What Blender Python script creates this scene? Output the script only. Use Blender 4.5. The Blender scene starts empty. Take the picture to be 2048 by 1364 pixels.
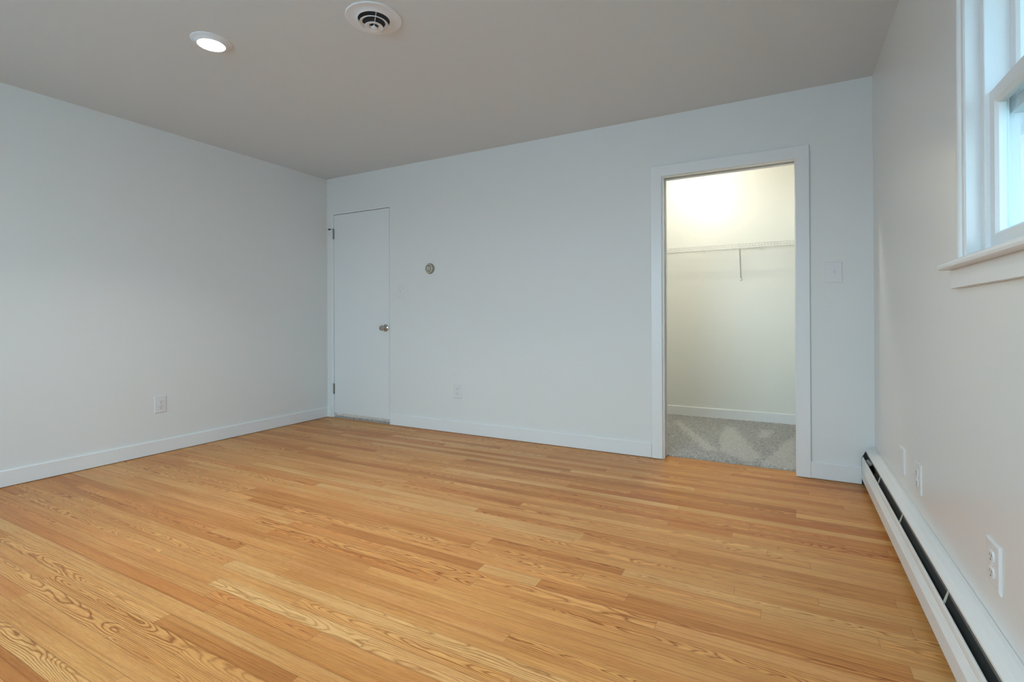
import bpy, bmesh, math, random
from mathutils import Vector, Matrix

random.seed(7)
scn = bpy.context.scene
COL = scn.collection
PI = math.pi

# ------------------------------------------------------------------ camera
W, H = 4.613, 2.44           # room width, ceiling height (m)
YF = -5.35                   # wall behind the camera
cam_d = bpy.data.cameras.new('camera')
cam = bpy.data.objects.new('camera', cam_d)
COL.objects.link(cam)
cam_d.sensor_width = 36.0
cam_d.lens = 36.0 * 1011.26 / 2048.0
cam_d.shift_y = -49.75 / 2048.0
cam_d.clip_start = 0.02
R_ = Vector((0.87914736, 0.47653033, -0.00433155))
U_ = Vector((0.00549193, -0.00104241, 0.99998438))
F_ = Vector((-0.47651837, 0.87915741, 0.0035335))
m = Matrix.Identity(4)
for i in range(3):
    m[i][0], m[i][1], m[i][2] = R_[i], U_[i], -F_[i]
m.translation = Vector((4.15296, -3.67136, 1.00708))
cam.matrix_world = m
scn.camera = cam

# ------------------------------------------------------------------ view, sky, daylight
vs = scn.view_settings
vs.view_transform = 'Standard'
vs.look = 'None'
vs.gamma = 1.0
vs.exposure = 0.05
vs.use_curve_mapping = False

SKY = 13.6
world = bpy.data.worlds.new('sky')
scn.world = world
world.use_nodes = True
nt = world.node_tree
nt.nodes.clear()
wo = nt.nodes.new('ShaderNodeOutputWorld')
bg = nt.nodes.new('ShaderNodeBackground')
tc = nt.nodes.new('ShaderNodeTexCoord')
sp = nt.nodes.new('ShaderNodeSeparateXYZ')
rp = nt.nodes.new('ShaderNodeValToRGB')
nt.links.new(tc.outputs['Generated'], sp.inputs[0])
mr = nt.nodes.new('ShaderNodeMapRange')
mr.inputs[1].default_value = -1.0
mr.inputs[2].default_value = 1.0
nt.links.new(sp.outputs['Z'], mr.inputs[0])
nt.links.new(mr.outputs[0], rp.inputs[0])
e = rp.color_ramp.elements
e[0].position, e[0].color = 0.47, (0.40, 0.47, 0.53, 1)
e[1].position, e[1].color = 0.53, (0.58, 0.83, 0.98, 1)
nt.links.new(rp.outputs[0], bg.inputs['Color'])
bg.inputs['Strength'].default_value = SKY
nt.links.new(bg.outputs[0], wo.inputs['Surface'])


def portal(name, loc, rot, sx, sy):
    d = bpy.data.lights.new(name, 'AREA')
    d.shape, d.size, d.size_y = 'RECTANGLE', sx, sy
    d.cycles.is_portal = True
    o = bpy.data.objects.new(name, d)
    o.location, o.rotation_euler = loc, rot
    COL.objects.link(o)


W1Y0, W1Y1, W1Z0, W1Z1 = -2.50, -1.808, 1.168, 1.97      # window in the right wall
W2X0, W2X1, W2Z0, W2Z1 = 1.25, 3.80, 0.80, 2.15             # window behind the camera
portal('daylight_portal', (W + .16, (W1Y0 + W1Y1) / 2, (W1Z0 + W1Z1) / 2), (0, PI / 2, 0), W1Z1 - W1Z0, W1Y1 - W1Y0)
portal('daylight_portal', ((W2X0 + W2X1) / 2, YF - .16, (W2Z0 + W2Z1) / 2), (PI / 2, 0, 0), W2X1 - W2X0, W2Z1 - W2Z0)


# ------------------------------------------------------------------ materials
def new_mat(name):
    mt = bpy.data.materials.new(name)
    mt.use_nodes = True
    n = mt.node_tree
    b = n.nodes['Principled BSDF']
    return mt, n, b


def nd(n, kind, **kw):
    x = n.nodes.new(kind)
    for k, v in kw.items():
        setattr(x, k, v)
    return x


def mth(n, op, a, b=None, c=None):
    x = n.nodes.new('ShaderNodeMath')
    x.operation = op
    for i, v in enumerate((a, b, c)):
        if v is None:
            continue
        if isinstance(v, (int, float)):
            x.inputs[i].default_value = v
        else:
            n.links.new(v, x.inputs[i])
    return x.outputs[0]


def mixc(n, fac, a, b, mode='MIX'):
    x = n.nodes.new('ShaderNodeMix')
    x.data_type = 'RGBA'
    x.blend_type = mode
    for i, v in ((0, fac), (6, a), (7, b)):
        if isinstance(v, (int, float)):
            x.inputs[i].default_value = v
        elif isinstance(v, tuple):
            x.inputs[i].default_value = (*v, 1) if len(v) == 3 else v
        else:
            n.links.new(v, x.inputs[i])
    return x.outputs[2]


def paint(name, col, rough=0.5, spec=0.5, bump=0.0, scale=300, metal=0.0, coat=0.0):
    """painted, moulded or plated surface with a faint procedural unevenness"""
    mt, n, b = new_mat(name)
    g = nd(n, 'ShaderNodeNewGeometry')
    ns = nd(n, 'ShaderNodeTexNoise')
    ns.inputs['Scale'].default_value = scale
    ns.inputs['Detail'].default_value = 2
    n.links.new(g.outputs['Position'], ns.inputs['Vector'])
    c = mixc(n, ns.outputs['Fac'], tuple(v * 0.985 for v in col), tuple(min(1, v * 1.015) for v in col))
    n.links.new(c, b.inputs['Base Color'])
    b.inputs['Roughness'].default_value = rough
    b.inputs['Specular IOR Level'].default_value = spec
    b.inputs['Metallic'].default_value = metal
    b.inputs['Coat Weight'].default_value = coat
    if bump:
        bp = nd(n, 'ShaderNodeBump')
        bp.inputs['Strength'].default_value = bump
        bp.inputs['Distance'].default_value = 0.001
        n.links.new(ns.outputs['Fac'], bp.inputs['Height'])
        n.links.new(bp.outputs[0], b.inputs['Normal'])
    return mt


M = {}
M['wall'] = paint('wall_paint', (0.80, 0.80, 0.785), 0.55, 0.35, 0.05, 220)
M['wall_satin'] = paint('wall_paint_satin', (0.80, 0.795, 0.78), 0.27, 0.5, 0.02, 160)
M['wall_closet'] = paint('closet_paint', (0.80, 0.80, 0.76), 0.32, 0.5, 0.03, 200)
M['ceiling'] = paint('ceiling_paint', (0.725, 0.757, 0.785), 0.75, 0.25, 0.05, 250)
M['trim'] = paint('trim_enamel', (0.83, 0.84, 0.845), 0.35, 0.5)
M['door'] = paint('door_enamel', (0.81, 0.82, 0.825), 0.42, 0.4)
M['vinyl'] = paint('white_vinyl', (0.84, 0.85, 0.86), 0.3, 0.5)
M['plastic'] = paint('white_plastic', (0.78, 0.775, 0.78), 0.28, 0.5)
M['slot'] = paint('slot_dark', (0.10, 0.10, 0.10), 0.6)
M['shadowgap'] = paint('cavity_dark', (0.06, 0.055, 0.05), 0.8, 0.1)
M['nickel'] = paint('satin_nickel', (0.50, 0.47, 0.43), 0.22, metal=1.0)
M['steel'] = paint('grey_steel', (0.36, 0.35, 0.33), 0.38, metal=1.0)
M['rubber'] = paint('dark_rubber', (0.06, 0.06, 0.055), 0.7)
M['heater'] = paint('heater_enamel', (0.82, 0.815, 0.80), 0.33, 0.5)
M['fin'] = paint('dusty_aluminium', (0.20, 0.195, 0.185), 0.6, metal=0.1)
M['black'] = paint('black_metal', (0.025, 0.024, 0.023), 0.6)
M['beige'] = paint('beige_plastic', (0.56, 0.54, 0.46), 0.4)
M['beige_dark'] = paint('taupe_plastic', (0.27, 0.26, 0.21), 0.45)
M['wire'] = paint('white_epoxy_wire', (0.74, 0.74, 0.74), 0.35)
M['vent'] = paint('vent_enamel', (0.82, 0.83, 0.86), 0.35, 0.5)
M['siding'] = paint('pale_siding', (0.34, 0.44, 0.52), 0.6)  # tint picked for dim bluish light off the added outside wall
M['screenframe'] = paint('screen_frame', (0.20, 0.25, 0.30), 0.5)
M['lawn'] = paint('added_lawn', (0.06, 0.10, 0.04), 0.9, 0.1, scale=60)  # dark green for the added strip that lowers outdoor bounce
M['earth'] = paint('bounce_ground', (0.44, 0.53, 0.58), 0.9, 0.1, scale=8)  # pale tone invented so the ground throws cool light up indoors


def lamp_mat(name, col, s):
    mt, n, b = new_mat(name)
    b.inputs['Base Color'].default_value = (0.9, 0.9, 0.9, 1)
    b.inputs['Emission Color'].default_value = (*col, 1)
    b.inputs['Emission Strength'].default_value = s
    return mt


def glass_mat():
    mt, n, b = new_mat('window_glass')
    out = n.nodes['Material Output']
    tr = nd(n, 'ShaderNodeBsdfTransparent')
    tr.inputs[0].default_value = (0.95, 0.975, 0.98, 1)
    gl = nd(n, 'ShaderNodeBsdfGlossy')
    gl.inputs['Roughness'].default_value = 0.02
    fr = nd(n, 'ShaderNodeFresnel')
    fr.inputs[0].default_value = 1.45
    mx = nd(n, 'ShaderNodeMixShader')
    gg = nd(n, 'ShaderNodeNewGeometry')
    n.links.new(mth(n, 'MULTIPLY', fr.outputs[0], mth(n, 'SUBTRACT', 1.0, gg.outputs['Backfacing'])), mx.inputs[0])
    n.links.new(tr.outputs[0], mx.inputs[1])
    n.links.new(gl.outputs[0], mx.inputs[2])
    n.links.new(mx.outputs[0], out.inputs['Surface'])
    return mt


M['glass'] = glass_mat()


def oak():
    mt, n, b = new_mat('oak_strip_flooring')
    uv = nd(n, 'ShaderNodeUVMap', uv_map='plank')
    s = nd(n, 'ShaderNodeSeparateXYZ')
    n.links.new(uv.outputs[0], s.inputs[0])
    u, v = s.outputs[0], s.outputs[1]
    a1 = nd(n, 'ShaderNodeAttribute', attribute_name='plank_a')
    a2 = nd(n, 'ShaderNodeAttribute', attribute_name='plank_b')
    s1 = nd(n, 'ShaderNodeSeparateColor')
    s2 = nd(n, 'ShaderNodeSeparateColor')
    n.links.new(a1.outputs['Color'], s1.inputs[0])
    n.links.new(a2.outputs['Color'], s2.inputs[0])
    tone, seed, cy = s1.outputs[0], s1.outputs[1], s1.outputs[2]
    z0, slope, per = s2.outputs[0], s2.outputs[1], s2.outputs[2]

    def noise(x, y, z, scale=1.0, detail=2.0, rough=0.5):
        c = nd(n, 'ShaderNodeCombineXYZ')
        for i, q in enumerate((x, y, z)):
            if isinstance(q, (int, float)):
                c.inputs[i].default_value = q
            else:
                n.links.new(q, c.inputs[i])
        t = nd(n, 'ShaderNodeTexNoise')
        t.inputs['Scale'].default_value = scale
        t.inputs['Detail'].default_value = detail
        t.inputs['Roughness'].default_value = rough
        n.links.new(c.outputs[0], t.inputs['Vector'])
        return t.outputs['Fac']
    sd = mth(n, 'MULTIPLY', seed, 90.0)
    # growth rings cut by the board: distance from a slanting, wandering pith line
    wob = mth(n, 'MULTIPLY', mth(n, 'SUBTRACT', noise(mth(n, 'MULTIPLY', u, 2.6), mth(n, 'MULTIPLY', v, 10), sd, 1, 3), 0.5), 0.055)
    Z = mth(n, 'ADD', mth(n, 'ADD', z0, mth(n, 'MULTIPLY', u, slope)), wob)
    wob2 = mth(n, 'MULTIPLY', mth(n, 'SUBTRACT', noise(mth(n, 'MULTIPLY', u, 1.4), 0.0, mth(n, 'ADD', sd, 7), 1, 1), 0.5), 0.03)
    Y = mth(n, 'ADD', mth(n, 'SUBTRACT', v, cy), wob2)
    r = mth(n, 'SQRT', mth(n, 'ADD', mth(n, 'MULTIPLY', Y, Y), mth(n, 'MULTIPLY', Z, Z)))
    fine = mth(n, 'MULTIPLY', noise(mth(n, 'MULTIPLY', u, 9), mth(n, 'MULTIPLY', v, 160), sd, 1, 2), 0.35)
    ph = mth(n, 'ADD', mth(n, 'DIVIDE', r, per), fine)
    saw = mth(n, 'FRACT', ph)
    late = mth(n, 'POWER', mth(n, 'ABSOLUTE', mth(n, 'SUBTRACT', mth(n, 'MULTIPLY', saw, 2), 1)), 2.8)
    # open pores: short streaks along the board
    pores = noise(mth(n, 'MULTIPLY', u, 22), mth(n, 'MULTIPLY', v, 900), sd, 1, 2, 0.6)
    pores = nd_ramp(n, pores, 0.36, 0.56)
    patchy = nd_ramp(n, noise(mth(n, 'MULTIPLY', u, 1.1), mth(n, 'MULTIPLY', v, 6), mth(n, 'ADD', sd, 11), 1, 1), 0.35, 0.65)
    streak = noise(mth(n, 'MULTIPLY', u, 1.6), mth(n, 'MULTIPLY', v, 150), mth(n, 'ADD', sd, 5), 1, 4, 0.65)
    cloud = noise(mth(n, 'MULTIPLY', u, 2.2), mth(n, 'MULTIPLY', v, 22), mth(n, 'ADD', sd, 3), 1, 2)
    ramp = nd(n, 'ShaderNodeValToRGB')
    el = ramp.color_ramp.elements
    el[0].position, el[0].color = 0.0, (0.42, 0.150, 0.034, 1)
    el[1].position, el[1].color = 1.0, (0.88, 0.54, 0.225, 1)
    q = ramp.color_ramp.elements.new(0.35)
    q.color = (0.69, 0.30, 0.084, 1)
    q = ramp.color_ramp.elements.new(0.65)
    q.color = (0.815, 0.42, 0.140, 1)
    n.links.new(mth(n, 'ADD', tone, mth(n, 'MULTIPLY', mth(n, 'SUBTRACT', cloud, 0.5), 0.55)), ramp.inputs[0])
    c = mixc(n, mth(n, 'MULTIPLY', late, mth(n, 'ADD', 0.68, mth(n, 'MULTIPLY', patchy, 0.6))), ramp.outputs[0], mixc(n, 1.0, ramp.outputs[0], (0.50, 0.37, 0.27), 'MULTIPLY'))
    c = mixc(n, mth(n, 'MULTIPLY', nd_ramp(n, streak, 0.47, 0.68), 0.75), c, mixc(n, 1.0, c, (0.70, 0.56, 0.44), 'MULTIPLY'))
    c = mixc(n, mth(n, 'MULTIPLY', mth(n, 'SUBTRACT', 1.0, pores), 0.46), c, mixc(n, 1.0, c, (0.62, 0.50, 0.40), 'MULTIPLY'))
    # worn, slightly redder patches of old finish
    g = nd(n, 'ShaderNodeNewGeometry')
    pt = nd(n, 'ShaderNodeTexNoise')
    pt.inputs['Scale'].default_value = 1.3
    pt.inputs['Detail'].default_value = 3
    n.links.new(g.outputs['Position'], pt.inputs['Vector'])
    c = mixc(n, mth(n, 'MULTIPLY', nd_ramp(n, pt.outputs['Fac'], 0.50, 0.68), 0.25), c, mixc(n, 1.0, c, (0.80, 0.70, 0.66), 'MULTIPLY'))
    # boards differ a little in hue
    hue = mth(n, 'FRACT', mth(n, 'MULTIPLY', seed, 7.31))
    c = mixc(n, nd_ramp(n, hue, 0.55, 1.0), c, mixc(n, 1.0, c, (0.97, 0.86, 0.80), 'MULTIPLY'))
    # hairline joints between strips
    ed = nd(n, 'ShaderNodeAttribute', attribute_name='plank_c')
    s3 = nd(n, 'ShaderNodeSeparateColor')
    n.links.new(ed.outputs['Color'], s3.inputs[0])
    wv = s3.outputs[0]
    ln = s3.outputs[1]
    dv = mth(n, 'MINIMUM', v, mth(n, 'SUBTRACT', wv, v))
    uu = s3.outputs[2]
    lu = mth(n, 'SUBTRACT', u, uu)
    du = mth(n, 'MINIMUM', lu, mth(n, 'SUBTRACT', ln, lu))
    dd = mth(n, 'MINIMUM', dv, du)
    seam = mth(n, 'SUBTRACT', 1.0, nd_ramp(n, dd, 0.0004, 0.0015))
    c = mixc(n, mth(n, 'MULTIPLY', seam, 0.40), c, (0.09, 0.045, 0.02))
    n.links.new(c, b.inputs['Base Color'])
    rg = mth(n, 'ADD', 0.30, mth(n, 'MULTIPLY', pt.outputs['Fac'], 0.16))
    n.links.new(rg, b.inputs['Roughness'])
    b.inputs['Specular IOR Level'].default_value = 0.23
    bp = nd(n, 'ShaderNodeBump')
    bp.inputs['Strength'].default_value = 0.25
    bp.inputs['Distance'].default_value = 0.0006
    hgt = mth(n, 'SUBTRACT', mth(n, 'MULTIPLY', pores, 0.25), seam)
    n.links.new(hgt, bp.inputs['Height'])
    n.links.new(bp.outputs[0], b.inputs['Normal'])
    return mt


def nd_ramp(n, x, lo, hi):
    q = n.nodes.new('ShaderNodeMapRange')
    q.clamp = True
    q.interpolation_type = 'SMOOTHSTEP'
    n.links.new(x, q.inputs[0])
    q.inputs[1].default_value = lo
    q.inputs[2].default_value = hi
    return q.outputs[0]


M['oak'] = oak()


def carpet_mat():
    mt, n, b = new_mat('grey_cut_pile_carpet')
    g = nd(n, 'ShaderNodeNewGeometry')
    at = nd(n, 'ShaderNodeAttribute', attribute_name='brushed')
    sc = nd(n, 'ShaderNodeSeparateColor')
    n.links.new(at.outputs['Color'], sc.inputs[0])
    t1 = nd(n, 'ShaderNodeTexNoise')
    t1.inputs['Scale'].default_value = 210
    t1.inputs['Detail'].default_value = 3
    t1.inputs['Roughness'].default_value = 0.75
    n.links.new(g.outputs['Position'], t1.inputs['Vector'])
    t2 = nd(n, 'ShaderNodeTexNoise')
    t2.inputs['Scale'].default_value = 55
    n.links.new(g.outputs['Position'], t2.inputs['Vector'])
    f = nd_ramp(n, mth(n, 'ADD', mth(n, 'MULTIPLY', t1.outputs['Fac'], 0.75), mth(n, 'MULTIPLY', t2.outputs['Fac'], 0.25)), 0.34, 0.66)
    c = mixc(n, f, (0.11, 0.108, 0.105), (0.64, 0.625, 0.60))
    c = mixc(n, mth(n, 'MULTIPLY', sc.outputs[0], 0.45), c, (0.68, 0.66, 0.62))
    n.links.new(c, b.inputs['Base Color'])
    b.inputs['Roughness'].default_value = 0.95
    b.inputs['Specular IOR Level'].default_value = 0.1
    b.inputs['Sheen Weight'].default_value = 0.3
    bp = nd(n, 'ShaderNodeBump')
    bp.inputs['Strength'].default_value = 0.9
    bp.inputs['Distance'].default_value = 0.004
    n.links.new(t1.outputs['Fac'], bp.inputs['Height'])
    n.links.new(bp.outputs[0], b.inputs['Normal'])
    return mt


M['carpet'] = carpet_mat()

# ------------------------------------------------------------------ mesh helpers


def box(bm, x0, x1, y0, y1, z0, z1, bev=0.0, seg=2):
    r = bmesh.ops.create_cube(bm, size=1.0)
    vs_ = r['verts']
    for v in vs_:
        v.co = Vector((x0 + (v.co.x + .5) * (x1 - x0), y0 + (v.co.y + .5) * (y1 - y0), z0 + (v.co.z + .5) * (z1 - z0)))
    if bev:
        es = list({ed for v in vs_ for ed in v.link_edges})
        bmesh.ops.bevel(bm, geom=es, offset=bev, segments=seg, affect='EDGES', profile=0.5)


def lathe(bm, prof, o=(0, 0, 0), ax='z', n=48):
    """revolve (radius, height) pairs about an axis through o"""
    o = Vector(o)

    def P(r, h, t):
        a, b_ = r * math.cos(t), r * math.sin(t)
        return o + Vector({'z': (a, b_, h), 'y': (a, h, b_), 'x': (h, a, b_)}[ax])
    rings = []
    for r, h in prof:
        if r < 1e-6:
            rings.append([bm.verts.new(P(0, h, 0))])
        else:
            rings.append([bm.verts.new(P(r, h, 2 * PI * i / n)) for i in range(n)])
    for a, b_ in zip(rings, rings[1:]):
        for i in range(n):
            j = (i + 1) % n
            if len(a) == 1 and len(b_) == 1:
                continue
            if len(a) == 1:
                bm.faces.new((a[0], b_[i], b_[j]))
            elif len(b_) == 1:
                bm.faces.new((a[i], b_[0], a[j]))
            else:
                bm.faces.new((a[i], b_[i], b_[j], a[j]))


def tube(bm, pts, r, n=8):
    pts = [Vector(p) for p in pts]
    rings = []
    for i, p in enumerate(pts):
        d = (pts[min(i + 1, len(pts) - 1)] - pts[max(i - 1, 0)]).normalized()
        q = d.cross(Vector((0, 0, 1)))
        if q.length < 1e-4:
            q = d.cross(Vector((1, 0, 0)))
        q.normalize()
        k = d.cross(q)
        rings.append([bm.verts.new(p + q * r * math.cos(2 * PI * j / n) + k * r * math.sin(2 * PI * j / n)) for j in range(n)])
    for a, b_ in zip(rings, rings[1:]):
        for j in range(n):
            bm.faces.new((a[j], a[(j + 1) % n], b_[(j + 1) % n], b_[j]))
    bm.faces.new(rings[0])
    bm.faces.new(rings[-1][::-1])


def prism(bm, prof, ax, a0, a1):
    """extrude a closed 2-D outline along an axis; prof is (x,z) for ax='y' and (y,z) for ax='x'"""
    def P(p, t):
        return (p[0], t, p[1]) if ax == 'y' else (t, p[0], p[1])
    A = [bm.verts.new(P(p, a0)) for p in prof]
    B = [bm.verts.new(P(p, a1)) for p in prof]
    k = len(prof)
    for i in range(k):
        j = (i + 1) % k
        bm.faces.new((A[i], A[j], B[j], B[i]))
    bm.faces.new(A[::-1])
    bm.faces.new(B)


def frame(bm, prof, x0, x1, z0, z1, closed=True):
    """sweep an outline (w outward from the opening, d along y) round a rectangle with mitred corners"""
    def ring(p):
        w, d = p
        if closed:
            c = [(x0 - w, z0 - w), (x0 - w, z1 + w), (x1 + w, z1 + w), (x1 + w, z0 - w)]
        else:
            c = [(x0 - w, z0), (x0 - w, z1 + w), (x1 + w, z1 + w), (x1 + w, z0)]
        return [bm.verts.new((a, d, b_)) for a, b_ in c]
    R = [ring(p) for p in prof]
    k = len(R)
    segs = 4 if closed else 3
    for i in range(k):
        j = (i + 1) % k
        for s in range(segs):
            t = (s + 1) % 4
            bm.faces.new((R[i][s], R[i][t], R[j][t], R[j][s]))
    if not closed:
        bm.faces.new([q[0] for q in R])
        bm.faces.new([q[3] for q in R][::-1])


def obj(name, bm, mat, parent=None, smooth=False, label=None):
    bmesh.ops.recalc_face_normals(bm, faces=bm.faces)
    me = bpy.data.meshes.new(name)
    bm.to_mesh(me)
    bm.free()
    me.materials.append(M[mat] if isinstance(mat, str) else mat)
    if smooth:
        for p in me.polygons:
            p.use_smooth = True
        try:
            me.set_sharp_from_angle(angle=math.radians(38))
        except Exception:
            pass
    o = bpy.data.objects.new(name, me)
    COL.objects.link(o)
    if parent:
        o.parent = parent
    if label:
        o['label'] = label
    return o


def mk(f, *a, **k):
    bm = bmesh.new()
    f(bm, *a, **k)
    return bm


def boxes(*L, bev=0.0):
    bm = bmesh.new()
    for b_ in L:
        box(bm, *b_, bev=bev)
    return bm


def struct(name, bm, mat, label=None, smooth=False):
    o = obj(name, bm, mat, smooth=smooth)
    o['kind'] = 'structure'
    if label:
        o['label'] = label
    return o


def root(name, loc, rz=0.0, label=None, cat=None, group=None, kind=None):
    o = bpy.data.objects.new(name, None)
    o.empty_display_size = 0.05
    o.location = loc
    o.rotation_euler = (0, 0, rz)
    COL.objects.link(o)
    if label:
        o['label'] = label
    if cat:
        o['category'] = cat
    if group:
        o['group'] = group
    if kind:
        o['kind'] = kind
    return o


BACK, LEFT, RIGHT, FRONT = PI, -PI / 2, PI / 2, 0.0     # turns local +y into the room from that wall

# ------------------------------------------------------------------ room shell
T = 0.115
CX0, CX1, CY1 = 2.35, 4.236, 1.67        # closet
DX0, DX1, DZ = 0.060, 0.852, 2.078       # hall door opening
OX0, OX1, OZ = 3.387, 4.205, 2.006       # closet opening


def make_floor():
    wv = 0.0572
    verts, faces, uvs, A, B, C = [], [], [], [], [], []
    y = 0.098
    row = 0
    while y > YF:
        y2 = y - wv
        x = -random.uniform(0, 1.0)
        while x < W:
            ln = random.choice((0.3, 0.6, 0.9, 1.2, 1.5, 1.9, 2.3)) * random.uniform(0.85, 1.15)
            xa, xb = max(x, 0.0), min(x + ln, W)
            if xb - xa > 0.02:
                i = len(verts)
                verts += [(xa, y2, 0), (xb, y2, 0), (xb, y, 0), (xa, y, 0)]
                faces.append((i, i + 1, i + 2, i + 3))
                u0 = random.uniform(0, 5)
                L = xb - xa
                uvs += [(u0, 0), (u0 + L, 0), (u0 + L, wv), (u0, wv)]
                k = random.random()
                tone = random.gauss(0.60, 0.085)
                if k < 0.07:
                    tone = random.uniform(0.20, 0.34)
                elif k < 0.20:
                    tone = random.uniform(0.35, 0.45)
                elif k > 0.88:
                    tone = random.uniform(0.78, 0.92)
                if random.random() < 0.42:        # flat sawn: cathedral figure
                    cy = wv / 2 + random.uniform(-0.022, 0.022)
                    slope = random.choice((-1, 1)) * random.uniform(0.015, 0.05)
                    z0 = random.uniform(0.004, 0.03) - slope * (u0 + L * random.uniform(0.1, 0.9))
                    per = random.uniform(0.0036, 0.0066)
                else:                              # rift or quarter sawn: straight figure
                    cy = random.choice((-1, 1)) * random.uniform(0.09, 0.3)
                    slope = random.uniform(-0.004, 0.004)
                    z0 = random.uniform(0.0, 0.05)
                    per = random.uniform(0.0025, 0.0045)
                A += [(tone, random.random(), cy, 1)] * 4
                B += [(z0, slope, per, 1)] * 4
                C += [(wv, L, u0, 1)] * 4
            x += ln
        y = y2
        row += 1
    # underside slab so that the floor has a thickness
    i = len(verts)
    x0, x1, y0, y1, z0, z1 = -T, W + T, YF - T, 0.098, -0.12, -0.002
    verts += [(x0, y0, z0), (x1, y0, z0), (x1, y1, z0), (x0, y1, z0), (x0, y0, z1), (x1, y0, z1), (x1, y1, z1), (x0, y1, z1)]
    for f in ((3, 2, 1, 0), (4, 5, 6, 7), (0, 1, 5, 4), (1, 2, 6, 5), (2, 3, 7, 6), (3, 0, 4, 7)):
        faces.append(tuple(i + q for q in f))
        uvs += [(0.5, 0.02)] * 4
        A += [(0.3, 0.5, 0.2, 1)] * 4
        B += [(0.02, 0, 0.004, 1)] * 4
        C += [(wv, 1, 0, 1)] * 4
    me = bpy.data.meshes.new('floor')
    me.from_pydata(verts, [], faces)
    me.uv_layers.new(name='plank')
    me.uv_layers['plank'].data.foreach_set('uv', [c for t in uvs for c in t])
    for nm, arr in (('plank_a', A), ('plank_b', B), ('plank_c', C)):
        me.color_attributes.new(nm, 'FLOAT_COLOR', 'CORNER')
        me.color_attributes[nm].data.foreach_set('color', [c for t in arr for c in t])
    me.materials.append(M['oak'])
    o = bpy.data.objects.new('floor', me)
    COL.objects.link(o)
    o['kind'] = 'structure'
    o['label'] = 'honey oak strip floor running parallel to the back wall'


make_floor()

struct('wall_left', boxes((-T, 0, YF - T, T, 0, H)), 'wall')
struct('wall_back', boxes(
    (0, DX0, 0, T, 0, H), (DX0, DX1, 0, T, DZ, H),
    (DX1, 2.52, 0, T, 0, H),
    (2.52, OX0, 0, 0.032, 0, H), (2.52, OX0, 0.083, T, 0, H), (2.52, OX0, 0.032, 0.083, OZ + .08, H),   # pocket for the sliding door
    (OX0, OX1, 0, T, OZ + 0.02, H), (OX1, W, 0, T, 0, H)), 'wall')
wy0, wy1, wz0, wz1 = W1Y0 - .02, W1Y1 + .02, W1Z0 - .03, W1Z1 + .02
RT = 0.15
struct('wall_right', boxes(
    (W, W + RT, wy1, T, 0, H), (W, W + RT, YF - T, wy0, 0, H),
    (W, W + RT, wy0, wy1, 0, wz0), (W, W + RT, wy0, wy1, wz1, H)), 'wall_satin')
vx0, vx1, vz0, vz1 = W2X0 - .02, W2X1 + .02, W2Z0 - .03, W2Z1 + .02
struct('wall_front', boxes(
    (0, vx0, YF - RT, YF, 0, H), (vx1, W, YF - RT, YF, 0, H),
    (vx0, vx1, YF - RT, YF, 0, vz0), (vx0, vx1, YF - RT, YF, vz1, H)), 'wall')
struct('ceiling', boxes((-T, W + RT, YF - RT, T, H, H + .12)), 'ceiling')

# closet shell
struct('wall_closet_back', boxes((CX0 - .1, CX1 + .1, CY1, CY1 + .1, 0, H)), 'wall_closet')
struct('wall_closet_left', boxes((CX0 - .1, CX0, T, CY1, 0, H)), 'wall_closet')
struct('wall_closet_right', boxes((CX1, CX1 + .1, T, CY1, 0, H)), 'wall_closet')
struct('ceiling_closet', boxes((CX0 - .1, CX1 + .1, T, CY1 + .1, H, H + .1)), 'ceiling')
struct('baseboard_closet', mk(prism, [(CY1, .004), (CY1 - .014, .004), (CY1 - .014, .101), (CY1 - .010, .106), (CY1, .106)], 'x', CX0, CX1), 'trim')

# hallway behind the door
HX0, HX1, HY1 = -0.9, 1.6, 1.25
struct('wall_hall_back', boxes((HX0, HX1, HY1, HY1 + .1, 0, H)), 'wall')
struct('wall_hall_left', boxes((HX0 - .1, HX0, T, HY1, 0, H)), 'wall')
struct('wall_hall_right', boxes((HX1, HX1 + .1, T, HY1, 0, H)), 'wall')
struct('wall_hall_front', boxes((HX0 - .1, -T, 0.0, T, 0, H)), 'wall')
struct('ceiling_hall', boxes((HX0 - .1, HX1 + .1, T, HY1 + .1, H, H + .1)), 'ceiling')


def carpet(name, x0, x1, y0, y1, z, st=0.009, strokes=(), label=None):
    nx, ny = int((x1 - x0) / st), int((y1 - y0) / st)
    bm = bmesh.new()
    lay = bm.verts.layers.float_color.new('brushed')
    g = []
    for j in range(ny + 1):
        row = []
        for i in range(nx + 1):
            x, y = x0 + (x1 - x0) * i / nx, y0 + (y1 - y0) * j / ny
            edge = min(1.0, (j + 0.35) / 2.2)
            zz = z * math.sqrt(edge) + random.uniform(-.003, .0025) * (1 if j else .4)
            v = bm.verts.new((x + random.uniform(-.0025, .0025), y + random.uniform(-.0025, .0025), max(zz, .002)))
            br = 0.0
            for poly in strokes:
                d = inside(poly, x + random.gauss(0, .012), y + random.gauss(0, .022))
                br = max(br, d)
            v[lay] = (br, br, br, 1)
            row.append(v)
        g.append(row)
    for j in range(ny):
        for i in range(nx):
            bm.faces.new((g[j][i], g[j][i + 1], g[j + 1][i + 1], g[j + 1][i]))
    lo = [[bm.verts.new((row[0].co.x, row[0].co.y, -.01)) for row in (g[0],)]]
    a = [bm.verts.new((v.co.x, v.co.y, -.01)) for v in g[0]]
    for i in range(nx):
        bm.faces.new((a[i], a[i + 1], g[0][i + 1], g[0][i]))
    bm.verts.remove(lo[0][0])
    o = struct(name, bm, 'carpet', label)
    return o


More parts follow.
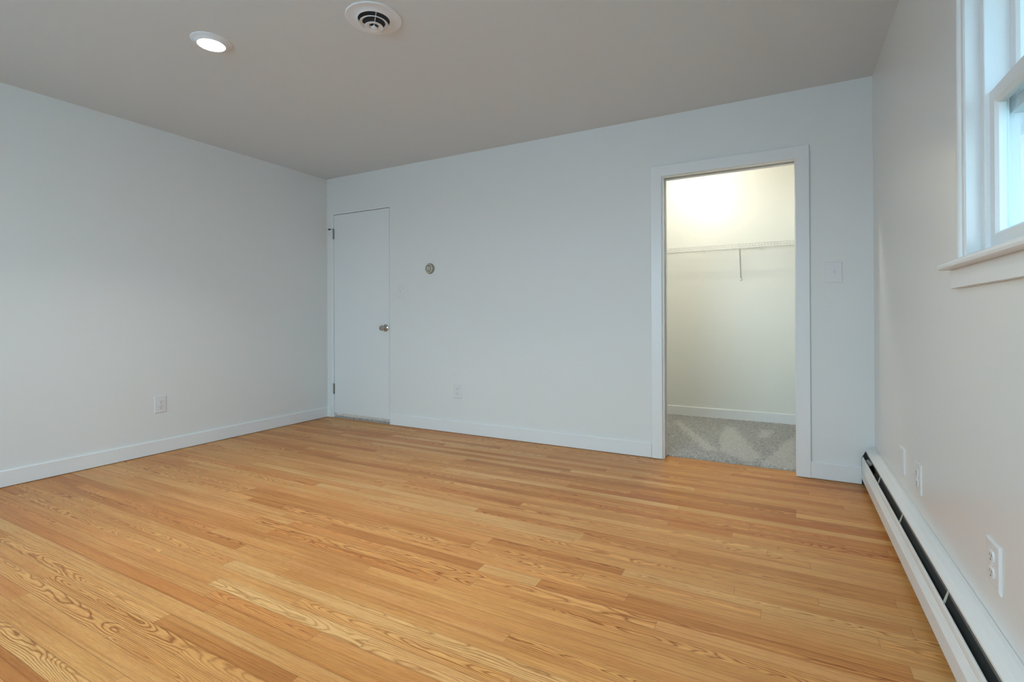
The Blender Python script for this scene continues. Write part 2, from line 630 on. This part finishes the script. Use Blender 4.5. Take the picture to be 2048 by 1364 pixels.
def inside(poly, x, y):
    c = False
    k = len(poly)
    for i in range(k):
        (xa, ya), (xb, yb) = poly[i], poly[(i + 1) % k]
        if (ya > y) != (yb > y) and x < (xb - xa) * (y - ya) / (yb - ya) + xa:
            c = not c
    return 1.0 if c else 0.0


STROKES = (
    [(3.66, 1.35), (3.74, 1.25), (4.00, .30), (3.93, .14), (3.72, .35), (3.66, .9)],
    [(4.20, 1.15), (4.22, .10), (4.00, .10), (4.02, .26)],
    [(3.18, 1.36), (3.24, 1.36), (3.72, .35), (3.62, .33)],
    [(3.95, 1.30), (4.05, 1.30), (4.02, .98), (3.94, .95)],
)
struct('floor_closet', boxes((CX0, CX1, .098, CY1, -.12, -.004)), 'carpet')
carpet('floor_closet_carpet', CX0, CX1, .096, CY1, .014, strokes=STROKES, label='grey speckled cut pile carpet in the closet doorway')
struct('floor_hall', boxes((HX0, HX1, .098, HY1, -.12, -.004)), 'carpet')
carpet('floor_hall_carpet', .1015, .8405, .010, .60, .018, st=.009, label='grey carpet showing under the closed hall door')

# exterior ground, its pale bluish tone made up to bounce light onto the ceiling
struct('ground', boxes((-16, 26, -26, 22, -0.72, -0.62)), 'earth')


# ------------------------------------------------------------------ trim
def bb_prof(s=1, t=.014, h=.102, o=0.0):
    return [(o, .004), (o + s * t, .004), (o + s * t, h - .005), (o + s * (t - .004), h), (o, h)]


struct('baseboard_left', mk(prism, bb_prof(1), 'y', YF, 0.0), 'trim')
bm = bmesh.new()
for xa, xb in ((.014, DX0 + .002), (DX1, 3.301), (4.281, W - .062)):
    prism(bm, bb_prof(-1, h=.106), 'x', xa, xb)
struct('baseboard_back', bm, 'trim')
struct('baseboard_front', mk(prism, bb_prof(1, o=YF), 'x', .014, W - .014), 'trim')

# flat casing round the closet opening, and the split jamb the sliding door runs in
bm = bmesh.new()
cw = .079
frame(bm, [(0.002, 0), (0.002, -.015), (.004, -.018), (cw - .003, -.018), (cw, -.015), (cw, 0)], OX0 - .005, OX1 + .001, .004, OZ - .002, closed=False)
t1 = struct('trim_1', bm, 'trim', 'flat white casing round the closet doorway')
struct('trim_2', boxes(
    (OX0 - .012, OX0 + .003, -.001, .034, .003, OZ + .02), (OX0 - .012, OX0 + .003, .080, T + .001, .012, OZ + .02),
    (OX1 - .0005, OX1 + .014, -.001, T + .001, .003, OZ + .02),
    (OX0, OX1, -.001, .034, OZ - .004, OZ + .02), (OX0, OX1, .078, T + .001, OZ - .004, OZ + .02), bev=.0012), 'trim',
    'white split door jamb inside the closet doorway')
struct('trim_3', boxes((OX0 - .01, OX1, .036, .076, OZ + .012, OZ + .019)), 'shadowgap', 'dark slot of the sliding door track over the closet doorway')

# sliding closet door, pushed into its pocket: only its edge shows
d2 = root('door_2', (OX0 - .012, .057, 0), 0, 'white sliding door pushed into the wall at the closet doorway', None, kind='structure')
obj('door_slab', boxes((-.80, -.004, -.0165, .0165, .012, OZ - .012), bev=.001), 'door', d2)
obj('edge_pull', boxes((-.010, -.0025, -.009, .009, .885, .955), bev=.001), 'steel', d2, label='grey metal edge pull')

# hall door
d1 = root('door_1', (.100, .0, 0), 0, 'plain white flush door in the far left corner', None, kind='structure')
obj('door_slab', boxes((.001, .738, -.001, .034, .048, 2.060), bev=.0015), 'door', d1)
obj('jamb', boxes(
    (DX0 - .1, -.004, -.0015, T, .004, DZ), (.742, DX1 - .1, -.0015, T, .004, DZ), (-.004, .742, -.0015, T, 2.0655, DZ),
    (-.004, .012, .036, .05, .004, 2.066), (.730, .742, .036, .05, .004, 2.066), (.012, .73, .036, .05, 2.05, 2.066), bev=.001), 'trim', d1)
for zz in (1.868, .292):
    hb = bmesh.new()
    tube(hb, [(-.004, -.008, zz - .05), (-.004, -.008, zz + .05)], .0065, 12)
    box(hb, -.004, .008, -.006, .0, zz - .05, zz + .05)
    hg = obj('hinge', hb, 'steel', d1, True)
    pb = bmesh.new()
    lathe(pb, [(0, .058), (.005, .057), (.007, .053), (.007, .05), (0, .05)], (-.004, -.008, zz), 'z', 12)
    obj('hinge_pin', pb, 'steel', hg, True)
    if zz > 1:
        sb = bmesh.new()
        tube(sb, [(-.004, -.008, zz + .052), (-.035, -.020, zz + .05)], .003, 8)
        obj('stop_arm', sb, 'steel', hg, True)
        sb = bmesh.new()
        tube(sb, [(-.032, -.019, zz + .05), (-.052, -.026, zz + .05)], .008, 12)
        obj('stop_bumper', sb, 'rubber', hg, True, label='dark bumper of the hinge door stop')
kn = bmesh.new()
lathe(kn, [(.0, 0.0), (.033, 0.0), (.0345, -.003), (.033, -.007), (.026, -.011), (.020, -.013), (.0, -.013)], (.692, -.001, .917), 'y', 40)
rs = obj('rosette', kn, 'nickel', d1, True)
kn = bmesh.new()
lathe(kn, [(.022, -.012), (.0185, -.018), (.0185, -.024), (.0215, -.032), (.0250, -.042), (.0265, -.053), (.0255, -.062), (.021, -.0685), (.013, -.070),
           (.011, -.067), (0, -.067)], (.692, -.001, .917), 'y', 40)
kb = obj('door_knob', kn, 'nickel', d1, True)
obj('lock_button', boxes((.690, .694, -.0745, -.066, .911, .923), bev=.0008), 'steel', kb)
obj('latch_plate', boxes((.7385, .7415, -.0015, .022, .888, .946)), 'steel', d1)


# ------------------------------------------------------------------ windows
def window(name, loc, rz, wd, z0, z1, label, screen=True):
    """local x along the wall, +y into the room, opening 0..wd by z0..z1"""
    w = root(name, loc, rz, label, None, kind='structure')
    # casing with a raised back band and a groove
    bm = bmesh.new()
    cp = [(.002, 0), (.002, .012), (.006, .015), (.012, .0155), (.016, .012), (.038, .012), (.041, .009), (.045, .016), (.049, .019), (.060, .019), (.064, .016), (.064, 0)]
    frame(bm, cp, 0, wd, z0, z1, closed=False)
    obj('casing', bm, 'trim', w)
    bm = bmesh.new()
    nose = [(-.02, z0 - .021), (.040, z0 - .021), (.0455, z0 - .018), (.047, z0 - .011), (.0455, z0 - .004), (.040, z0), (-.02, z0)]
    st = nose
    prism(bm, st, 'x', -.145, wd + .145)
    obj('stool', bm, 'trim', w)
    obj('apron', boxes((-.140, wd + .140, 0, .016, z0 - .077, z0 - .021), bev=.0012), 'trim', w)
    # jamb lining and vinyl frame with a raised inner lip
    bm = bmesh.new()
    frame(bm, [(0, .012), (0, -.145), (.018, -.145), (.018, .012)], 0, wd, z0, z1)
    obj('jamb', bm, 'trim', w)
    bm = bmesh.new()
    frame(bm, [(-.002, -.020), (-.003, -.019), (-.032, -.019), (-.034, -.021), (-.034, -.073), (-.034, -.11), (-.002, -.11)], 0, wd, z0 - .012, z1)
    obj('frame', bm, 'vinyl', w)
    zl0, zm = z0 + .022, z0 + .415
    ws = bmesh.new()
    for xa, xb in ((.0335, .0365), (wd - .0365, wd - .0335)):
        box(ws, xa, xb, -.062, -.054, z0 + .02, zm - .03, bev=.0006)
    obj('weatherstrip', ws, 'screenframe', w)
    zu1 = z1 - .034

    def sash(nm, za, zb, d, bot, top, stile=.035):
        bm = bmesh.new()
        a, b_ = .034, wd - .034
        # rails and stiles as mitred sweep inset from the outer size, with a glazing bead
        ox0, ox1, oz0, oz1 = a + stile, b_ - stile, za + bot, zb - top
        for (xa, xb, ya, yb) in ((a, ox0, za, zb), (ox1, b_, za, zb), (ox0, ox1, za, oz0), (ox0, ox1, oz1, zb)):
            box(bm, xa, xb, d - .030, d, ya, yb, bev=.0012)
        frame(bm, [(.001, -.001 + d), (-.001, d - .001), (-.007, d - .0075), (-.007, d - .022), (.001, d - .029)], ox0, ox1, oz0, oz1)
        s = obj(nm, bm, 'vinyl', w)
        g = obj('glass_pane', boxes((ox0 - .002, ox1 + .002, d - .018, d - .0145, oz0 - .002, oz1 + .002)), 'glass', s)
        return s
    sash('upper_sash', zm - .034, zu1, -.073, .034, .034)
    ls = sash('lower_sash', zl0, zm + .032, -.030, .034, .036)
    obj('sash_lock', boxes((wd / 2 - .03, wd / 2 + .03, -.055, -.035, zm + .032, zm + .045), bev=.003), 'vinyl', ls)
    if screen:
        bm = bmesh.new()
        frame(bm, [(0, -.106), (0, -.116), (.020, -.116), (.020, -.106)], .058, wd - .058, zl0 + .03, zm + .01)
        obj('screen_frame', bm, 'screenframe', w)
        bm = bmesh.new()
        frame(bm, [(0, -.14), (0, -.155), (.04, -.155), (.04, -.14)], .0, wd, z0, z1)
        obj('exterior_casing', bm, 'siding', w)
    return w


window('window_1', (W, W1Y0, 0), RIGHT, W1Y1 - W1Y0, W1Z0, W1Z1, 'white double hung window in the right wall')
window('window_2', (W2X0, YF, 0), FRONT, W2X1 - W2X0, W2Z0, W2Z1, 'wide white window in the wall behind the camera', screen=False)

# unseen eave added to keep sky off the window, added wall beyond it
struct('ceiling_added_eave', boxes((W + RT, W + RT + 1.5, -5.2, .6, 2.16, 2.30)), 'trim', 'added white eave blocking sky above the right wall window')
bm = bmesh.new()
for k in range(34):
    prism(bm, [(7.6, -.62 + k * .16), (7.578, -.62 + k * .16), (7.594, -.46 + k * .16), (7.6, -.46 + k * .16)], 'y', -9, 7)
box(bm, 7.6, 7.9, -9, 7, -.62, 4.82)
struct('wall_added_blocker', bm, 'siding', 'added lap sided wall blocking sky beyond the right wall window')  # invented wall, placed to dim and cool the daylight through window_1
struct('ground_added_lawn', boxes((W + RT, 7.58, -9, 7, -.62, -.58)), 'lawn', 'added dark lawn strip cutting bounce into the right wall window')  # unseen dark strip, added so less light bounces in through window_1


# ------------------------------------------------------------------ ceiling fittings
def downlight(x, y, zc, label, cat, group, power, col, emis, cone=160):
    t = root('recessed_light', (x, y, zc), 0, label, cat, group)
    bm = bmesh.new()
    lathe(bm, [(.094, 0), (.094, -.003), (.091, -.0055), (.080, -.007), (.074, -.012), (.0685, -.019), (.064, -.020), (.063, -.016), (.063, 0)], n=64)
    obj('trim_ring', bm, 'vent', t, True)
    bm = bmesh.new()
    lathe(bm, [(0, -.0195), (.03, -.0195), (.0632, -.0175), (.0632, -.004), (0, -.004)], n=64)
    ln = obj('lens', bm, lamp_mat('lit_lens', col, emis), t, True, label='glowing white lens')
    d = bpy.data.lights.new('recessed_lamp', 'AREA')
    d.shape, d.size = 'DISK', .12
    d.energy = power
    d.spread = math.radians(115)
    d.color = col
    lo = bpy.data.objects.new('recessed_lamp', d)
    lo.location = (0, 0, -.024)
    lo.parent = t
    COL.objects.link(lo)
    return t


LAMP = 7.0
WARM = (1.0, 0.985, 0.955)
downlight(1.553, -2.118, H, 'round lit recessed light left of the ceiling vent', 'ceiling light', None, LAMP, WARM, 9.0)
downlight(3.10, -2.118, H, 'round lit recessed light on the ceiling right of the vent', 'ceiling light', None, LAMP, WARM, 9.0)


def bulb_light(x, y, label, radiance, k=1.0):
    cb = root('closet_light', (x, y, H), 0, label, 'ceiling light', 'bare bulbs on the closet ceiling')
    bm = bmesh.new()
    lathe(bm, [(.050, 0), (.050, -.006), (.040, -.010), (.018, -.013), (.016, -.026), (0, -.026)], n=40)
    obj('lamp_holder', bm, 'plastic', cb, True)
    bm = bmesh.new()
    lathe(bm, [(.010, -.024), (.020 * k, -.032), (.029 * k, -.048), (.031 * k, -.060), (.026 * k, -.078), (.015 * k, -.088), (0, -.0905)], n=32)
    obj('bulb', bm, lamp_mat('lit_bulb', (1.0, 0.96, 0.80), radiance), cb, True, label='glowing white bulb')


bulb_light(3.40, 1.22, 'bare lit bulb on the closet ceiling above the wire shelf', 200.0)
bulb_light(3.38, .38, 'bare lit bulb on the closet ceiling just inside the doorway', 320.0, 1.6)
downlight(.45, .65, H, 'round lit recessed light in the hallway beyond the hall door', 'ceiling light', None, 12.0, WARM, 9.0)

vt = root('ceiling_vent', (2.432, -1.866, H), 0, 'round white ceiling air vent with dark concentric openings', 'vent')
bm = bmesh.new()
lathe(bm, [(.131, 0), (.1315, -.003), (.129, -.0055), (.124, -.0055), (.110, -.0035), (.092, -.004), (.080, -.009), (.0755, -.012), (.0735, -.010), (.0735, .02), (.076, .02)], n=72)
obj('outer_flange', bm, 'vent', vt, True)
bm = bmesh.new()
lathe(bm, [(.0733, .03), (.0733, -.006), (.0725, -.006), (.0725, -.001), (0, -.001), (0, .03)], n=48)
obj('duct_collar', bm, 'black', vt, True, label='dark duct opening')
bm = bmesh.new()
lathe(bm, [(.0535, -.0200), (.0600, -.0225), (.0670, -.0265), (.0675, -.0285), (.0660, -.0300), (.0590, -.0265), (.0530, -.0230)], n=64)
obj('diffuser_ring', bm, 'vent', vt, True)
bm = bmesh.new()
lathe(bm, [(.0225, -.0330), (.0340, -.0370), (.0430, -.0410), (.0435, -.0430), (.0420, -.0445), (.0330, -.0420), (.0220, -.0385), (.0215, -.0350)], n=64)
obj('diffuser_ring', bm, 'vent', vt, True)
bm = bmesh.new()
lathe(bm, [(0, -.0505), (.009, -.0505), (.0130, -.0485), (.0135, -.044), (.006, -.042), (.004, -.034), (0, -.034)], n=32)
obj('center_knob', bm, 'vent', vt, True)
bm = bmesh.new()
for ang in (-.67, -.67 + 2 * PI / 3, -.67 + 4 * PI / 3):
    c, s = math.cos(ang), math.sin(ang)
    tube(bm, [(.004 * c, .004 * s, -.041), (.024 * c, .024 * s, -.034), (.055 * c, .055 * s, -.0205), (.074 * c, .074 * s, -.009)], .0017, 8)
obj('strut', bm, 'vent', vt, True)


# ------------------------------------------------------------------ wall plates
def plate_mesh(bm, w, h, d=.0055):
    prof = [(0, 0), (0, d * .45), (-.003, d * .85), (-.006, d)]
    rings = []
    for q, y in prof:
        a, b_ = w / 2 + q, h / 2 + q
        rings.append([bm.verts.new((sx * a, y, sz * b_)) for sx, sz in ((-1, -1), (1, -1), (1, 1), (-1, 1))])
    for p, q in zip(rings, rings[1:]):
        for i in range(4):
            bm.faces.new((p[i], p[(i + 1) % 4], q[(i + 1) % 4], q[i]))
    bm.faces.new(rings[-1])
    bm.faces.new(rings[0][::-1])


def outlet(loc, rz, label, w=.083, h=.127):
    t = root('wall_outlet', loc, rz, label, 'electrical outlet', 'duplex outlets on the walls')
    obj('cover_plate', mk(plate_mesh, w, h), 'plastic', t)
    for s in (1, -1):
        zc = s * .0205
        bm = bmesh.new()
        pts = []
        for i in range(32):
            a = 2 * PI * i / 32
            pts.append((.0175 * math.cos(a), max(-.0140, min(.0140, .0175 * math.sin(a)))))
        A = [bm.verts.new((x, .0050, zc + z)) for x, z in pts]
        B = [bm.verts.new((x, .0078, zc + z)) for x, z in pts]
        Cc = [bm.verts.new((x * .95, .0085, zc + z * .95)) for x, z in pts]
        for p, q in ((A, B), (B, Cc)):
            for i in range(32):
                bm.faces.new((p[i], p[(i + 1) % 32], q[(i + 1) % 32], q[i]))
        bm.faces.new(Cc)
        rc = obj('receptacle', bm, 'plastic', t)
        for dx, hh in ((-.0063, .0042), (.0063, .0034)):
            obj('slot', boxes((dx - .0011, dx + .0011, .0082, .0089, zc + .003 - hh, zc + .003 + hh)), 'slot', rc)
        gb = bmesh.new()
        lathe(gb, [(0, .0089), (.0026, .0089), (.0026, .0082), (0, .0082)], (0, 0, zc - .0082), 'y', 16)
        obj('ground_hole', gb, 'slot', rc)
    sb = bmesh.new()
    lathe(sb, [(0, .0070), (.0022, .0068), (.0032, .0055), (0, .0055)], (0, 0, 0), 'y', 16)
    obj('screw', sb, 'plastic', t, True)
    return t


outlet((0, -1.582, .367), LEFT, 'white duplex outlet low on the left wall')
outlet((1.620, 0, .368), BACK, 'white duplex outlet low on the back wall right of the hall door')
outlet((W, -1.968, .379), RIGHT, 'white duplex outlet above the heater, the one nearer under the window', .094, .118)
outlet((W, -1.141, .367), RIGHT, 'white duplex outlet above the heater, beside the blank plate', .094, .118)

bp_ = root('blank_plate', (W, -.838, .362), RIGHT, 'white blank wall plate above the far end of the heater', 'wall plate')
obj('cover_plate', mk(plate_mesh, .094, .116, .008), 'plastic', bp_)
for s in (1, -1):
    sb = bmesh.new()
    lathe(sb, [(0, .0095), (.0022, .0093), (.0032, .008), (0, .008)], (0, 0, s * .042), 'y', 16)
    obj('screw', sb, 'plastic', bp_, True)


def switch(loc, rz, label, w, h):
    t = root('light_switch', loc, rz, label, 'light switch', 'toggle switches on the back wall')
    obj('cover_plate', mk(plate_mesh, w, h), 'plastic', t)
    obj('toggle_collar', boxes((-.0055, .0055, .0045, .0065, -.0125, .0125), bev=.0006), 'plastic', t)
    bm = bmesh.new()
    prism(bm, [(.005, -.009), (.005, .006), (.014, .013), (.017, .011), (.0165, .007)], 'x', -.0042, .0042)
    obj('toggle', bm, 'plastic', t)
    for s in (1, -1):
        sb = bmesh.new()
        lathe(sb, [(0, .0070), (.0022, .0068), (.0032, .0055), (0, .0055)], (0, 0, s * .030), 'y', 16)
        obj('screw', sb, 'plastic', t, True)
    return t


switch((.978, 0, 1.263), BACK, 'white toggle light switch beside the hall door', .076, .119)
switch((4.412, 0, 1.279), BACK, 'white toggle light switch right of the closet doorway', .090, .130)

th = root('thermostat', (1.323, 0, 1.456), BACK, 'small round beige dial thermostat on the back wall', 'thermostat')
bm = bmesh.new()
lathe(bm, [(0, 0), (.047, 0), (.048, .003), (.0475, .010), (.045, .014), (.040, .015), (0, .015)], ax='y', n=56)
obj('base', bm, 'beige_dark', th, True)
bm = bmesh.new()
lathe(bm, [(.041, .013), (.0415, .020), (.039, .026), (.034, .0285), (.031, .0275), (.030, .022), (.030, .014)], ax='y', n=56)
obj('dial_ring', bm, 'beige', th, True)
bm = bmesh.new()
lathe(bm, [(.0235, .014), (.0235, .031), (.021, .0345), (.015, .0365), (0, .037), (0, .014)], ax='y', n=48)
cp = obj('center_cap', bm, 'beige', th, True)
bm = bmesh.new()
lathe(bm, [(.0165, .0350), (.0165, .0376), (.0125, .0382), (.0125, .0350)], ax='y', n=40)
obj('scale_ring', bm, 'beige_dark', cp, True)

# ------------------------------------------------------------------ baseboard heater
HY0, HYN = -.016, -4.85       # far end, near end
bh = root('baseboard_heater', (W, 0, 0), 0, 'long white baseboard heater along the right wall under the window', 'heater')
bm = bmesh.new()
hood = [(-.001, .004), (-.001, .232), (-.012, .2305), (-.030, .2230), (-.0465, .2095), (-.0475, .2040), (-.0455, .2035), (-.0445, .2070), (-.029, .2195), (-.010, .2270), (-.004, .226), (-.004, .004)]
prism(bm, hood, 'y', HYN, HY0)
obj('back_panel', bm, 'heater', bh)
# front cover: flat below, pressed ribs near the top, rolled lip
P = [(-.052, .040), (-.066, .038), (-.0690, .041), (-.0690, .098)]
z = .098
for k in range(5):
    P += [(-.0690, z), (-.0682, z + .0012), (-.0640, z + .0036), (-.0640, z + .0050), (-.0680, z + .0072), (-.0680, z + .0108)]
    z += .0108
P += [(-.0670, .158), (-.0655, .166), (-.0630, .1695), (-.0595, .1695), (-.0585, .164), (-.0600, .163)]
outl = P + [(-.0612, .158), (-.0620, .150), (-.0620, .098), (-.0665, .095), (-.0665, .043), (-.052, .0415)]
bm = bmesh.new()
prism(bm, outl, 'y', HYN, HY0 - .004)
obj('front_cover', bm, 'heater', bh)
bm = bmesh.new()
prism(bm, [(-.004, .004), (-.0675, .004), (-.068, .162), (-.0480, .2005), (-.004, .210)], 'y', HY0 - .004, HY0 + .001)
obj('end_cap', bm, 'black', bh)
bm = bmesh.new()
tube(bm, [(-.034, HYN + .05, .100), (-.034, HY0 - .02, .100)], .011, 14)
obj('copper_pipe', bm, 'fin', bh, True)
bm = bmesh.new()
y = HY0 - .22
while y > HYN + .1:
    box(bm, -.056, -.012, y - .0005, y + .0005, .072, .128)
    y -= .0085
obj('fin_pack', bm, 'fin', bh)
bm = bmesh.new()
ys = HY0 - .02
for k, yb in enumerate((-1.945, -3.30, HYN)):
    prism(bm, [(-.0055, .120), (-.0075, .120), (-.0420, .182), (-.0465, .2005), (-.0445, .2010), (-.0400, .1835), (-.0055, .123)], 'y', yb + .004, ys)
    ys = yb - .004
obj('damper', bm, 'fin', bh)
for yb in (-.55, -1.10, -1.76, -2.19, -2.85, -3.5, -4.1):
    bm = bmesh.new()
    prism(bm, [(-.0600, .1600), (-.0595, .1640), (-.0475, .2010), (-.0455, .2010), (-.0560, .1600)], 'y', yb - .004, yb + .004)
    obj('bracket', bm, 'beige', bh)
bm = bmesh.new()
tube(bm, [(-.040, HY0 - .03, .150), (-.040, HY0 - .09, .150)], .012, 14)
obj('pipe_elbow', bm, 'wire', bh, True)

# ------------------------------------------------------------------ wire shelf in the closet
sh = root('wire_shelf', (CX0, CY1, 1.672), 0, 'white wire shelf on the closet back wall', 'shelf')
L = CX1 - CX0
bm = bmesh.new()
yf, yb = -.312, -.008
for k in range(int(L / .0254)):
    x = .012 + k * .0254
    tube(bm, [(x, yb, 0.003), (x, yf + .003, 0.003), (x, yf, 0.0), (x, yf, -.040)], .00135, 6)
for (y, z, r) in ((yb, 0, .0026), (-.16, 0, .0026), (yf - .001, 0, .0028), (yf - .001, -.020, .0014), (yf - .001, -.040, .0030)):
    tube(bm, [(.004, y, z), (L - .004, y, z)], r, 8)
obj('deck', bm, 'wire', sh, True)
for xb in (3.785, 2.75):
    bm = bmesh.new()
    x = xb - CX0
    a, b_ = Vector((x, yf - .002, .006)), Vector((x - .012, -.006, -.300))
    d = (b_ - a).normalized()
    nrm = Vector((1, 0, 0))
    up = d.cross(nrm).normalized()
    vv = []
    for q in (a, b_):
        for sx, su in ((-1, -1), (1, -1), (1, 1), (-1, 1)):
            vv.append(bm.verts.new(q + nrm * .0062 * sx + up * .002 * su))
    for f in ((0, 1, 2, 3), (7, 6, 5, 4), (0, 4, 5, 1), (1, 5, 6, 2), (2, 6, 7, 3), (3, 7, 4, 0)):
        bm.faces.new([vv[i] for i in f])
    br = obj('brace', bm, 'wire', sh)
    obj('hook', boxes((x - .008, x + .008, yf - .008, yf + .003, -.046, .006), bev=.001), 'wire', br)
    bm = bmesh.new()
    lathe(bm, [(0, -.016), (.008, -.015), (.012, -.010), (.013, 0), (0, 0)], (x - .012, 0, -.303), 'y', 20)
    obj('foot', bm, 'plastic', br, True)
for xc in (3.443, 3.948, 2.9, 2.5):
    obj('wall_clip', boxes((xc - CX0 - .007, xc - CX0 + .007, -.016, 0, -.018, .006), bev=.0015), 'plastic', sh)
for xc in (3.417, 3.725, 4.031, 2.8):
    obj('lip_support', boxes((xc - CX0 - .0025, xc - CX0 + .0025, yf - .004, yf + .002, -.042, .003), bev=.0006), 'wire', sh)
obj('end_bracket', boxes((L - .012, L, yf - .010, yf + .03, -.030, .006), bev=.002), 'plastic', sh)
